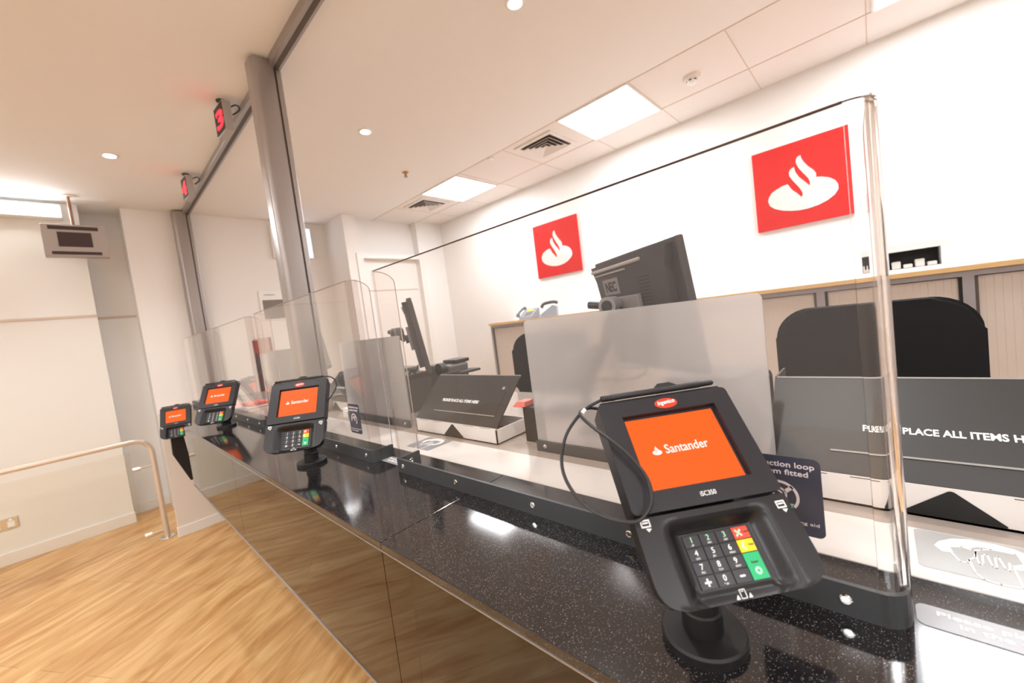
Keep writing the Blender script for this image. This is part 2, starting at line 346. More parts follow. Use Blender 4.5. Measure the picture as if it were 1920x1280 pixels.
vent(2.985, 3.90, 'square louvred ceiling vent farthest from the camera, beyond the smaller light')
t = thing('smoke_detector', 'white round smoke detector with dark slots on the ceiling tiles, top right', 'smoke detector', (3.04, .845, CE))
bm = bmesh.new(); lathe(bm, [(.055, 0), (.055, -.01), (.05, -.018), (.034, -.022), (.034, -.0)][::-1]); obj('base', bm, M_tile, t, True)
bm = bmesh.new(); lathe(bm, [(.030, -.020), (.034, -.024), (.030, -.044), (.02, -.05), (.001, -.051)]); obj('sensor_head', bm, M_white, t, True)
for a in range(0, 360, 60):
    bm = bmesh.new(); bx(bm, (.0295, -.009, -.034), (.0335, .009, -.027), 0, Matrix.Rotation(rad(a), 4, 'Z')); obj('slot', bm, M_bmatte, t)
t = thing('sprinkler_head', 'tiny brass sprinkler head on the plain ceiling left of the smaller panel light', 'sprinkler', (2.234, 3.173, CE))
bm = bmesh.new(); lathe(bm, [(.03, 0), (.03, -.004), (.012, -.006), (.012, -.03), (.004, -.034)]); obj('body', bm, mat('sprinkler_brass', (190, 150, 110), .4, .6), t, True)
bm = bmesh.new(); lathe(bm, [(.018, -.04), (.018, -.043)]); tube(bm, [(0, 0, -.03), (0, 0, -.041)], .003, 6); obj('deflector', bm, M_grey, t)
tag(obj('ceiling_sensor', (lambda b: (lathe(b, [(.03, 0), (.028, -.01), (.012, -.014)], (2.74, 2.53, CE)), b)[1])(bmesh.new()), M_white, None, True), 'small white disc on the ceiling tiles between the vent and the farther light', 'sensor')

# ---------------------------------------------------------------- header rail and posts
t = thing('ceiling_header_rail', 'long grey aluminium rail under the ceiling carrying the tall posts', 'rail', (.85, 0, CE))
obj('rail_body', box((-.033, NY, -.045), (.027, 5.125, 0), .003), M_alu, t)
obj('rail_slot', box((-.01, NY, -.0465), (.012, 5.12, -.044)), M_alu_dark, t)
def post(y0, y1, zb, label):
    t = thing('guide_post', label, 'post', (.82, (y0+y1)/2, zb), group='tall aluminium guide posts')
    h = CE-.046-zb; w = (y1-y0)/2
    o = rrect(-.082, -w, .02, w, .026, 6, (0, 1, 1, 0))
    bm = bmesh.new(); prism(bm, o, h+.03); obj('post_face', bm, M_alu, t, True)
    obj('slot', box((.02, -w+.012, 0), (.032, w-.012, h)), M_alu_dark, t)
    bm = bmesh.new(); bx(bm, (.032, -w+.006, 0), (.058, w-.006, h), .004); obj('rear_channel', bm, M_alu, t); return t
post(2.22, 2.335, 1.05, 'tall silver post nearest the camera, rising from counter to ceiling')
post(5.0, 5.125, 1.05, 'tall grey post at the far wall, end of the ceiling rail')

# ---------------------------------------------------------------- counter
Y0, Y1, YE = -3.0, 4.25, 2.935
t = thing('service_counter', 'long bank counter with black speckled stone top and mirror-black front apron', 'counter', (.318, 0, 0))
bm = bmesh.new(); bx(bm, (0, Y0, 1.036), (.332, .690, 1.05), .0015); bx(bm, (0, .6915, 1.036), (.332, YE, 1.05), .0015); bx(bm, (.17, YE, 1.036), (.332, Y1, 1.05)); obj('stone_top', bm, M_stone, t)
for a, b in ((Y0, -.512), (-.51, .691), (.693, 1.83), (1.832, YE)): obj('front_panel', box((.001, a, .712), (.019, b, 1.0355)), M_blackgloss, t)
obj('lower_trim', box((-.001, Y0, .706), (.02, 2.93, .712)), M_alu, t)
obj('edge_highlight', box((-.0015, Y0, 1.0345), (.004, YE, 1.0365)), M_alu, t)  # thin bright strip standing in for the reflection along the counter edge
obj('white_strip', box((.332, Y0, 1.03), (.462, Y1, 1.051), .001), M_whitegl, t)
obj('rear_worktop', box((.462, Y0, 1.028), (1.15, Y1, 1.05)), M_desk, t)
bm = bmesh.new(); bx(bm, (.36, Y0, 0), (.40, Y1, 1.03)); obj('modesty_board', bm, M_grey, t)
obj('rear_board', box((.74, Y0, 0), (.77, Y1, 1.028)), M_grey, t)

# white end wall under the far end of the counter
t = thing('end_panel_wall', 'white end panel with skirting standing on the wood floor beside the handrail', 'end panel', (.316, 4.262, 0))
obj('panel', box((.0, .001, 0), (.36, .03, 1.03), .002), M_fin, t); obj('plinth', box((-.006, -.010, 0), (.36, .034, .083), .004), M_skirt, t)
# ---------------------------------------------------------------- payment terminals
def rot(ax, d): return Matrix.Rotation(rad(d), 4, ax)
CABLE = [(-.0775,.0782,0),(-.0979,.0724,-.005),(-.1157,.0612,-.012),(-.1321,.0437,-.02),(-.1443,.0139,-.02),(-.1445,-.0141,-.015),(-.134,-.043,-.005),(-.1147,-.063,.004),(-.09,-.0729,.012),(-.0754,-.0672,.015),(-.0645,-.0538,.0155),(-.0617,-.034,.0155),(-.0684,-.0132,.0155),(-.0826,.0105,.0155),(-.0997,.0377,.008),(-.1084,.0578,0),(-.1075,.0686,-.005),(-.0925,.0745,-.010),(-.075,.070,-.012)]
CABLE_R = [(-.0775,.0782,0),(-.086,.074,-.004),(-.092,.062,-.006),(-.089,.05,-.006)]
CABLE_R2 = [(.07,.080,-.004),(.088,.079,-.006),(.105,.068,-.008),(.113,.048,-.01),(.108,.026,-.01),(.094,.004,-.012),(.082,-.006,-.014)]
def icon_card(bm, x, y, s, m):
    for a, b in (((0, 0), (1, .14)), ((0, .6), (1, .74)), ((0, 0), (.12, .74)), ((.88, 0), (1, .74)), ((.2, .36), (.8, .5))): bx(bm, (x+a[0]*s, y+a[1]*s, 0), (x+b[0]*s, y+b[1]*s, .0003), 0, m)
    prism(bm, [(x+.62*s, y-.45*s), (x+.98*s, y-.15*s), (x+.40*s, y-.1*s)], .0003, m)
def terminal(base, pos, yawd, tilt, label, cable='left', lower=None, sc_=1.0):
    """base: foot centre on the counter. pos: centre of the screen face, world"""
    t = thing('payment_terminal', label, 'card terminal', base, group='card payment terminals on stands')
    F = Matrix.Translation(Vector(pos)-Vector(base)) @ rot('Z', yawd) @ rot('X', 90-tilt) @ Matrix.Scale(sc_, 4)
    def add(name, bm, m, par=t, smooth=False): return obj(name, bm, m, par, smooth, F if par == t else None)
    L, R, T_, B = -.0875, .0865, .0685, -.0665; zt = .0055
    # display housing with a rectangular window
    bm = bmesh.new(); o = rrect(L, B, R, T_, .006, 4); i = [(.0625, .0478), (-.0605, .0478), (-.0605, -.0448), (.0625, -.0448)]
    # map each outer vertex to nearest inner corner
    O1 = [bm.verts.new((x, y, zt)) for x, y in o]; O0 = [bm.verts.new((x*.99, y*.985, -.026)) for x, y in o]
    I1 = [bm.verts.new((x, y, zt)) for x, y in i]; I0 = [bm.verts.new((x*.975, y*.97, -.001)) for x, y in i]
    n = len(o)//4
    for q in range(4):
        seg = O1[q*n:(q+1)*n]
        for k in range(n-1): bm.faces.new((seg[k], seg[k+1], I1[q]))
        nx = O1[(q+1)*n % len(O1)]; bm.faces.new((seg[-1], nx, I1[(q+1) % 4], I1[q])); bm.faces.new((I1[q], I1[(q+1) % 4], I0[(q+1) % 4], I0[q]))
    for k in range(len(o)): bm.faces.new((O1[k], O0[k], O0[(k+1) % len(o)], O1[(k+1) % len(o)]))
    bm.faces.new(O0); bm.faces.new(I0)
    hs = add('display_housing', bm, M_bplas2)
    sc = add('screen', box((-.0576, -.0432, -.0008), (.0576, .0432, .0004)), M_orange)
    text('screen_lettering', 'Santander', .0155, M_screenwhite, sc, Matrix.Translation((-.0225, -.0042, .0008)), bold=.00012, width=.0545)
    flame('screen_emblem', .0165, M_screenwhite, sc, Matrix.Translation((-.0325, .0008, .0008)), .0003)
    # maker's oval badge
    bm = bmesh.new(); prism(bm, [(.015*cos(a), .0068*sin(a)) for a in [2*pi*k/28 for k in range(28)]], .0006); bd = obj('maker_badge', bm, M_logo, hs, mtx=Matrix.Translation((.001, .0575, zt)))
    text('badge_lettering', 'ingenico', .0078, M_white, bd, Matrix.Translation((-.0115, -.0018, .0008)) @ rot('Z', 4), bold=.0001, width=.0235, shear=.25)
    text('model_lettering', 'iSC350', .0072, M_white, hs, Matrix.Translation((-.0065, -.0585, zt+.0002)), width=.0185)
    # keypad body: height field with a dished channel
    bm = bmesh.new(); nx_, ny_ = 44, 26; x0, x1, y0, y1 = -.0885, .0875, -.156, -.0695; r = .026
    def ss(a): a = max(0., min(1., a)); return a*a*(3-2*a)
    grid = []
    for j in range(ny_+1):
        row = []; y = y0+(y1-y0)*j/ny_
        yy = max(0, (y0+r)-y); ins = r-math.sqrt(max(r*r-yy*yy, 0)) if yy > 0 else 0
        for k in range(nx_+1):
            u = k/nx_; x = (x0+ins)+(x1-x0-2*ins)*u
            lx = ss((x+.060)/.018); rx = ss((.060-x)/.020); ty = ss((-.076-y)/.014)
            d = -.017*min(lx, rx)*ty if (lx > 0 and rx > 0) else 0
            d *= (1-.45*ss((-.146-y)/.010))
            row.append(bm.verts.new((x, y, .003+d)))
        grid.append(row)
    for j in range(ny_):
        for k in range(nx_): bm.faces.new((grid[j][k], grid[j][k+1], grid[j+1][k+1], grid[j+1][k]))
    ring = grid[0][:]+[grid[j][-1] for j in range(1, ny_+1)]+grid[-1][-2::-1]+[grid[j][0] for j in range(ny_-1, 0, -1)]
    low = [bm.verts.new((v.co.x*.97, v.co.y*.99-.0006, -.019 if v.co.y < -.10 else -.026)) for v in ring]
    for k in range(len(ring)): bm.faces.new((ring[k], low[k], low[(k+1) % len(ring)], ring[(k+1) % len(ring)]))
    bm.faces.new(low)
    kb = add('keypad_body', bm, M_bplas, smooth=True)
    I_ = Matrix.Translation((0, 0, .0032))
    for ix, iy in ((-.082, -.079), (.0715, -.084)): bm = bmesh.new(); icon_card(bm, ix, iy, .0105, I_); obj('swipe_icon', bm, M_white, kb)
    bm = bmesh.new()
    m3 = Matrix.Translation((-.002, -.1515, -.0055)); 
    for a, b in (((-.003, -.003), (.003, -.0024)), ((-.003, .0044), (.003, .005)), ((-.003, -.003), (-.0024, .005)), ((.0024, -.003), (.003, .005)), ((-.0008, .0028), (.0008, .0036))): bx(bm, (a[0], a[1], 0), (b[0], b[1], .0004), 0, m3)
    prism(bm, [(-.0085, -.003), (-.0045, -.003), (-.0060, .001)], .0004, m3); prism(bm, [(.0045, -.003), (.0085, -.003), (.0070, .001)], .0004, m3)
    obj('card_icon', bm, M_white, kb)
    # keys
    kx = [-.0375, -.0187, .0001, .0189]; kw = .0180; ky = [-.1035, -.1163, -.1291, -.1419]; kh = .0120; kz = -.0142
    bz = add('key_bed', box((-.0380, -.1425, -.0160), (.0375, -.0911, kz)), M_bmatte)
    names = [['1', '2', '3', 'X'], ['4', '5', '6', '<'], ['7', '8', '9', 'O'], ['+', '0', '-', None]]
    subs = {'1': '.,SP', '2': 'ABC', '3': 'DEF', '4': 'GHI', '5': 'JKL', '6': 'MNO', '7': 'PRS', '8': 'TUV', '9': 'WXY', '0': "* #/-"}
    for rr in range(4):
        for cc in range(4):
            s = names[rr][cc]
            if s is None: continue
            m = M_keyblack if cc < 3 else (M_kred, M_kyel, M_kgrn)[rr]
            yb = ky[rr] if s != 'O' else ky[3]; h = kh if s != 'O' else ky[2]+kh-ky[3]
            bm = bmesh.new(); bx(bm, (0, 0, 0), (kw, h, .0017), .0004)
            key = obj('key', bm, m, t, mtx=F @ Matrix.Translation((kx[cc], yb, kz)))
            bm = bmesh.new(); e = .0019; z = lambda q: Matrix.Translation((q[0], q[1], .0017))
            if s == '+': bx(bm, (-.0035, -.0009, 0), (.0035, .0009, .0003), 0, z((.009, .006))); bx(bm, (-.0009, -.0035, 0), (.0009, .0035, .0003), 0, z((.009, .006)))
            elif s == '-': prism(bm, rrect(-.0030, -.0009, .0030, .0009, .0008, 3), .0003, z((.009, .006)))
            elif s == 'X':
                for a in (45, -45): prism(bm, rrect(-.0045, -.0009, .0045, .0009, .0006, 2), .0003, z((.006, .006)) @ rot('Z', a))
            elif s == '<': prism(bm, [(.0012, .0042), (-.0018, .0018), (-.0024, 0), (-.0018, -.0018), (.0012, -.0042), (.0022, -.0036), (.0004, -.0012), (0, 0), (.0004, .0012), (.0022, .0036)], .0003, z((.0055, .006)))
            elif s == 'O':
                c_ = (.009, .0078); A = [bm.verts.new((c_[0]+.0036*cos(a), c_[1]+.0036*sin(a), .002)) for a in [2*pi*k/20 for k in range(20)]]; B_ = [bm.verts.new((c_[0]+.0015*cos(a), c_[1]+.0015*sin(a), .002)) for a in [2*pi*k/20 for k in range(20)]]
                for k in range(20): bm.faces.new((A[k], A[(k+1) % 20], B_[(k+1) % 20], B_[k]))
            if s in '+-X<O': obj('key_symbol', bm, M_mint if cc == 3 else M_white, key)
            else:
                bm.free(); text('key_digit', s, .0078, M_mint if rr == 0 else M_white, key, Matrix.Translation((.0068, .0048, .0019)), bold=.00006)
                text('key_letters', subs[s], .0027, M_white, key, Matrix.Translation((.0062, .0014, .0019)))
            if s in 'XO<': text('key_word', {'X': 'Cancel', '<': 'Clear', 'O': 'Enter'}[s], .0030 if s != 'O' else .0036, mat('key_word_ink', (90, 40, 30) if s != 'O' else (10, 70, 50), .5), key, Matrix.Translation((.0102 if s != 'O' else .0052, .0055 if s != 'O' else .0148, .0019)))
    # stylus in its cradle along the top
    bm = bmesh.new(); tube(bm, [(-.0785, .0770, .004), (-.066, .0775, .004), (-.064, .0775, .004), (.055, .0778, .004), (.057, .0778, .004), (.073, .0778, .004), (.0755, .0778, .004)], [.0030, .0034, .0042, .0043, .0038, .0036, .0022], 12); st = add('stylus', bm, M_rub, smooth=True)
    bm = bmesh.new()
    for k in range(7): tube(bm, [(-.0785+k*.0026, .0770, .004), (-.0772+k*.0026, .0770, .004)], .0043, 8)
    obj('strain_relief', bm, M_rub, st)
    bm = bmesh.new(); bx(bm, (L+.006, .0665, -.022), (R-.004, .0735, .002), .002); prism(bm, [(-.012, 0), (.022, 0), (.012, .006), (-.004, .006)], .006, Matrix.Translation((.005, .0805, .0005))); add('stylus_cradle', bm, M_bmatte)
    bm = bmesh.new()
    if cable == 'left':
        tube(bm, smooth_path(CABLE), .0021, 8); add('cable', bm, M_rub, smooth=True)
        bm = bmesh.new(); tube(bm, [(-.1065, .0655, -.004), (-.1010, .0705, -.005)], .0028, 8); add('cable_tag', bm, M_white)
    elif cable == 'right':
        tube(bm, smooth_path(CABLE_R), .0017, 8); tube(bm, smooth_path(CABLE_R2), .0021, 8); add('cable', bm, M_rub, smooth=True)
    else:
        tube(bm, smooth_path([(.07, .078, 0), (.088, .074, -.01), (.09, .06, -.02)]), .002, 8); add('cable', bm, M_rub, smooth=True)
    # tilt bracket and pole
    fw_ = F.to_3x3(); kc = F @ Vector((0, -.075, -.026)); kd = F @ Vector((0, -.075, -.045))
    bm = bmesh.new(); bx(bm, (-.045, -.125, -.034), (.045, -.02, -.025), .003); bx(bm, (-.032, -.105, -.05), (-.026, -.045, -.03)); bx(bm, (.026, -.105, -.05), (.032, -.045, -.03)); add('mounting_bracket', bm, M_bmatte)
    if lower:
        return t, F
    bm = bmesh.new(); lathe(bm, [(.044, 0), (.044, .009), (.042, .0115), (.018, .0118)], seg=48); obj('base_disc', bm, M_bmatte, t, True)
    bm = bmesh.new(); top = F @ Vector((0, -.075, -.030)); lathe(bm, [(.021, .011), (.021, .035), (.0195, .037)], seg=32)
    tube(bm, [(0, 0, .036), (0, 0, .055), tuple(Vector((0, 0, .055)).lerp(top, .6)), tuple(top)], [.0195, .0195, .019, .018], 20); obj('pole', bm, M_bmatte, t, True)
    bm = bmesh.new(); a = F @ Vector((-.034, -.075, -.041)); b = F @ Vector((.034, -.075, -.041)); tube(bm, [a, b], .008, 14); obj('tilt_joint', bm, M_bplas, t, True)
    return t, F
KS = .955
terminal((.421, .160, 1.05), (.468*KS, .180*KS, CAMZ-.180*KS), -41.5, 40.5, 'largest card terminal, nearest the camera, black with a looped cable on its left', 'left', sc_=KS)
terminal((.441, 1.350, 1.05), (.436, 1.372, 1.250), -42.0, 32, 'second card terminal from the camera, with its cable looping on the right', 'right')
terminal((.452, 2.570, 1.05), (.446, 2.615, 1.218), -41, 34, 'third card terminal from the camera, small, standing left of the second screen', 'none')
t, F = terminal((.345, 3.622, .80), (.372, 3.737, 1.040), -21.5, 25, 'farthest card terminal, smallest, hung on a black bracket off the counter end', 'none', lower=True)
bm = bmesh.new(); prism(bm, [(-.012, .17), (-.018, -.047), (.055, -.262), (.333, -.262), (.333, -.215), (.080, -.215), (.056, .105), (.056, .17)], .045, frame((0, .225, 0), (1, 0, 0), (0, 0, 1))); obj('upright_bracket', bm, M_bmatte, t)
bm = bmesh.new(); tube(bm, [(0.02, .20, .13), (0.02, .19, .155), tuple(F @ Vector((0, -.06, -.03)))], .024, 12); obj('support_arm', bm, M_bmatte, t)

# ---------------------------------------------------------------- acrylic teller screens, one unit every 1.124 m
PT = 1.124; SX = .546; ZT = 1.602
def screen(k, label):
    y0, y1 = (.006+k*PT if k else -.0075), (.990+k*PT if k < 3 else 4.2); w = .060; th = .008
    t = thing('security_screen', label, 'counter screen', (SX, y0, 1.05), group='clear acrylic counter screens')
    L_ = y1-y0; H = ZT-1.05; r = .022
    obj('main_pane', box((-.004, r, .004), (.004, L_-.006, H)), M_acr, t)
    bm = bmesh.new(); bx(bm, (-.0042, r, H), (.0042, L_-.006, H+.0006)); obj('top_edge', bm, mat('acrylic_top_edge', (112, 92, 86), .3) if k == 0 else mat('acrylic_top_edge_pale', (196, 182, 174), .3), t)
    # bent near corner (solid plastic, refracts)
    bm = bmesh.new(); o = []; n = 8
    for q in range(n+1): a = rad(180+90*q/n); o.append((r+(r+.0045)*cos(a)-.0, r+(r+.0045)*sin(a)))
    for q in range(n, -1, -1): a = rad(180+90*q/n); o.append((r+(r-.0045)*cos(a), r+(r-.0045)*sin(a)))
    if k == 0:
        prism(bm, o, H-.004, Matrix.Translation((0, 0, .004))); obj('bent_corner', bm, M_glassbend, t, True)
    else:
        prism(bm, o, H-.004, Matrix.Translation((0, 0, .004))); obj('bent_corner', bm, M_edge, t, True)
    def wing(yc, nm):
        bm = bmesh.new(); pts = [(0, .004), (w, .004), (w, H-.034)]
        for q in range(1, 9): a = rad(90*q/8); pts.append((w*cos(a)*1.0, H-.034+.033*sin(a)))
        prism(bm, pts, .008, frame((0, yc+.004, 0), (1, 0, 0), (0, 0, 1))); o_ = obj(nm, bm, M_acr, t)
        bm = bmesh.new(); tube(bm, [(w, yc, .04)]+[(a, yc, b) for a, b in pts[2:]], .0013, 6); obj('wing_edge', bm, mat('wing_edge_grey', (176, 162, 156), .3), t)
    wing(0.0+.0005, 'side_wing'); wing(L_-.004, 'side_wing')
    # far corner rod edge
    bm = bmesh.new(); tube(bm, [(-.001, L_-.002, .03), (-.001, L_-.002, H)], .0042, 8); obj('far_corner', bm, M_edge, t, True)
    # steel rail with bolts
    bm = bmesh.new(); zr = .037; a0 = -.0105; q_ = .024
    out = [(a0, L_), (a0, q_)]+[(a0+q_+q_*cos(rad(180+90*j/6)), q_+q_*sin(rad(180+90*j/6))) for j in range(7)]+[(.060, 0)]
    inn = [(.060, .006)]+[(a0+q_+(q_-.006)*cos(rad(270-90*j/6)), q_+(q_-.006)*sin(rad(270-90*j/6))) for j in range(7)]+[(a0+.006, L_-.006), (.060, L_-.006), (.060, L_)]
    prism(bm, out+inn, zr, Matrix.Translation((0, -.003, 0))); rl = obj('base_rail', bm, M_steel, t)
    for yy in ((.050, .31, .508, .741, .966) if k == 0 else (.037, .25, .494, .727, .952)):
        bm = bmesh.new(); lathe(bm, [(.0062, 0), (.0060, .0012), (.0046, .0024), (.0040, .0024), (.0036, .0016), (.0012, .0016)], seg=18, mtx=frame((a0, yy, .0195), (0, -1, 0), (0, 0, 1))); obj('bolt', bm, M_chrome, rl, True)
    bm = bmesh.new(); lathe(bm, [(.0062, 0), (.0060, .0012), (.0046, .0024), (.0036, .0016), (.0012, .0016)], seg=18, mtx=frame((.03, L_-.0095, .0195), (1, 0, 0), (0, 0, 1))); obj('bolt', bm, M_chrome, rl, True)
    return t
SL = ['clear acrylic screen nearest the camera, in front of the large grey tray', 'second clear screen from the camera, behind the second card terminal', 'third clear screen from the camera, left of the tall silver post', 'farthest clear screen along the counter, near the far grey post']
for k in range(3): screen(k, SL[k])
# shorter last one before the end of the counter
screen(3 if False else 2.93, SL[3]) if False else None
t4 = screen(3, SL[3]) if True else None

def sticker(k, label):
    y = .056+k*PT
    t = thing('hearing_loop_sticker', label, 'sticker', (SX-.0048, y+.0375 if k == 0 else y+.04, 1.178), group='hearing loop stickers')
    X_ = frame((0, 0, 0), (0, -1, 0), (0, 0, 1))
    bm = bmesh.new(); prism(bm, rrect(-.0375, -.047, .0375, .047, .007), .0005, X_); obj('backing', bm, M_indigo, t)
    f = lambda x, y: X_ @ Matrix.Translation((x, y, .0007))
    text('lettering', 'Induction loop', .0092, M_print, t, f(-.031, .034), bold=.0001, width=.062)
    text('lettering', 'system fitted', .0092, M_print, t, f(-.031, .0245), bold=.0001, width=.056)
    text('lettering', 'Set your hearing aid', .0052, M_print, t, f(-.0335, -.0335), width=.0655)
    text('lettering', 'to the T position', .0052, M_print, t, f(-.031, -.0400), width=.045)
    bm = bmesh.new()
    def arc(c, r, w, a0, a1, n=22):
        p = [(c[0]+(r+w)*cos(rad(a0+(a1-a0)*j/n)), c[1]+(r+w)*sin(rad(a0+(a1-a0)*j/n))) for j in range(n+1)]+[(c[0]+r*cos(rad(a1-(a1-a0)*j/n)), c[1]+r*sin(rad(a1-(a1-a0)*j/n))) for j in range(n+1)]
        prism(bm, p, .0003, f(0, 0))
    arc((-.004, -.003), .0165, .003, -40, 200); arc((-.006, -.001), .0075, .002, -50, 190); arc((-.006, -.001), .0035, .0018, -50, 190)
    prism(bm, [(.0, .0045), (.003, .0015), (.0105, .0085), (.0078, .0118)], .0003, f(0, 0)); obj('ear_symbol', bm, M_print, t)
    text('lettering', 'T', .0065, M_mint, t, f(.0055, -.0155), bold=.0001); return t
sticker(0, 'slate hearing-loop sticker on the nearest screen, partly behind the largest terminal')
sticker(1, 'slate hearing-loop sticker on the second screen, right of the second terminal'); bpy.context.view_layer.update()

# ---------------------------------------------------------------- deal trays
def tray(k, label):
    t = thing('deal_tray', label, 'counter tray', (.808 if k < 1 else .886, .868+k*PT-(.022 if k < 0 else 0), 1.05), group='deal trays on the counter')
    W_ = .435; fx = 0 if k != -1 else .014
    bm = bmesh.new(); d = .15
    bx(bm, (fx, 0, 0), (fx+.004, W_, .050)); bx(bm, (fx, 0, 0), (d, .004, .046)); bx(bm, (fx, W_-.004, 0), (d, W_, .046)); bx(bm, (d-.004, 0, 0), (d, W_, .046)); bx(bm, (fx, 0, 0), (d, W_, .004)); obj('box', bm, M_whitegl, t)
    X_ = lambda y, z: frame((fx-.0004, y, z), (0, -1, 0), (0, 0, 1))
    bm = bmesh.new(); prism(bm, [(-.050, .004), (-.0515, .0055), (-.051, .0068), (-.003, .0455), (0, .0462), (.003, .0455), (.051, .0068), (.0515, .0055), (.050, .004)], .0008, X_(.213, .0)); obj('arrow_marker', bm, M_bmatte, t)
    bm = bmesh.new()
    for y in (.05, .13, .30, .38): bx(bm, (fx-.0004, y-.025, .0472), (fx+.001, y+.025, .0482))
    obj('vent_slots', bm, M_bmatte, t)
    # leaning flap: foot at the box front edge, head above and behind
    a = Vector((fx+.002, 0, .051)); b = Vector((.143, 0, .190)); u = (b-a).normalized(); ln = (b-a).length
    FL = frame((a.x, W_, a.z), (0, -1, 0), u)
    bm = bmesh.new(); prism(bm, rrect(0, 0, W_, ln, .006), .004, FL @ Matrix.Translation((0, 0, -.004))); fl = obj('flap', bm, M_trayblack, t)
    bm = bmesh.new(); x0, x1, y0, y1 = .085, W_+.0 - .0, .038, ln*.655
    bx(bm, (x0, y0, 0), (W_-.03, y1, .0012), 0, FL); obj('flap_panel', bm, M_trayblack, fl)
    bm = bmesh.new(); bx(bm, (x0, y0, .0011), (W_-.03, y0+.003, .0018), 0, FL); bx(bm, (0, ln-.003, -.001), (W_, ln, .0006), 0, FL); obj('flap_edge_line', bm, M_grey, fl)
    text('flap_lettering', 'PLEASE PLACE ALL ITEMS HERE', .0155, M_white, fl, FL @ Matrix.Translation((.104+(.024 if k < 0 else 0), .080, .0014)), bold=.00045, width=.196)
    bm = bmesh.new(); sd = [(a.x, .048), (b.x, .190), (b.x+.012, .19), (d+.03, .0), (a.x+.05, .0)]
    prism(bm, [(a.x, .046), (b.x, .190), (b.x+.10, .190), (b.x+.10, .0), (a.x+.12, .0)], .004, frame((0, W_+.004, 0), (1, 0, 0), (0, 0, 1))); obj('side_wing', bm, M_trayblack, t)
    obj('tray_lip', box((d, .0, 0), (d+.012, W_, .006)), M_sat, t)
    obj('lining', box((fx+.006, .006, .0045), (d-.006, W_-.006, .006)), M_bmatte, t)
    bm = bmesh.new(); lathe(bm, [(.007, 0), (.006, .004), (.003, .005)], seg=16, mtx=FL @ Matrix.Translation((W_-.045, ln*.72, 0))); obj('knob', bm, M_chrome, t, True)
    return t
tray(-1, 'large dark-flapped tray at the right edge, behind the nearest screen')
tray(0, 'dark-flapped tray in the middle, left of the large frosted divider')
tray(1, 'dark-flapped tray beyond the second frosted divider, behind the second terminal')

def hand_sticker(yc, label):
    t = thing('hand_sticker', label, 'sticker', (.727, yc, 1.0512), group='hand-in-tray stickers on the white strip')
    X_ = frame((0, 0, 0), (0, -1, 0), (1, 0, 0)); f = X_ @ Matrix.Translation((0, 0, .0004)); s = .103
    bm = bmesh.new(); prism(bm, rrect(-.062, -.050, .062, .050, .007), .0003, X_); obj('backing', bm, M_labelgrey2 if yc < .5 else M_labelgrey, t)
    bm = bmesh.new(); q = lambda p: ((p[0]-.51)*s*1.0, (p[1]-.5)*s)
    # white dish ellipse with grey gap below the cloth
    O_ = [(0.08,.60),(.13,.73),(.26,.87),(.42,.94),(.64,.94),(.79,.90),(.91,.79),(.945,.63),(.88,.48),(.74,.40),(.70,.47),(.80,.56),(.78,.80),(.6,.80),(.47,.78),(.40,.70),(.22,.66),(.24,.50),(.14,.48)]
    prism(bm, [q(p) for p in O_], .0003, f)
    def line(pts, w=.0020):
        p = [Vector((*q(a), 0)) for a in pts]
        for a, b in zip(p, p[1:]):
            d = (b-a); n = Vector((-d.y, d.x, 0)).normalized()*w/2; e = d.normalized()*w*.35
            prism(bm, [(a-n-e)[:2], (b-n+e)[:2], (b+n+e)[:2], (a+n-e)[:2]], .0004, f)
    line([(.22,.64),(.33,.70),(.42,.66),(.50,.72),(.58,.78),(.76,.78)]); line([(.22,.50),(.28,.31),(.34,.33),(.36,.40),(.38,.12),(.43,.02),(.55,-.01),(.71,.02),(.71,.42)])
    line([(.44,.64),(.43,.44),(.44,.34),(.47,.38),(.49,.60),(.53,.62),(.54,.36),(.57,.34),(.59,.60),(.62,.62),(.64,.36),(.67,.34),(.69,.52)]); line([(.36,.40),(.42,.50),(.44,.64)])
    obj('hand_symbol', bm, M_white, t); return t
hand_sticker(-.084, 'pale grey hand-and-dish sticker on the white strip at the lower right edge')
hand_sticker(1.112, 'grey hand-and-dish sticker on the white strip in the gap between the first two screens')
def place_label(y, label):
    t = thing('counter_label', label, 'label', (.579, y, 1.0503), group='grey notice labels on the stone counter')
    X_ = frame((0, 0, 0), (0, -1, 0), (1, 0, 0))
    bm = bmesh.new(); prism(bm, rrect(-.075, -.0185, .075, .0185, .008), .0003, X_); obj('backing', bm, M_labelgrey, t)
    text('lettering', 'Please place items', .0105, M_white, t, X_ @ Matrix.Translation((-.060, .0035, .0005)), bold=.0001, width=.118)
    text('lettering', 'in the tray', .0105, M_white, t, X_ @ Matrix.Translation((-.044, -.0085, .0005)), bold=.0001, width=.066)
place_label(-.089, 'grey notice label on the stone counter at the bottom right edge of the photo')
place_label(1.064, 'grey notice label on the stone counter between the first and second screens')

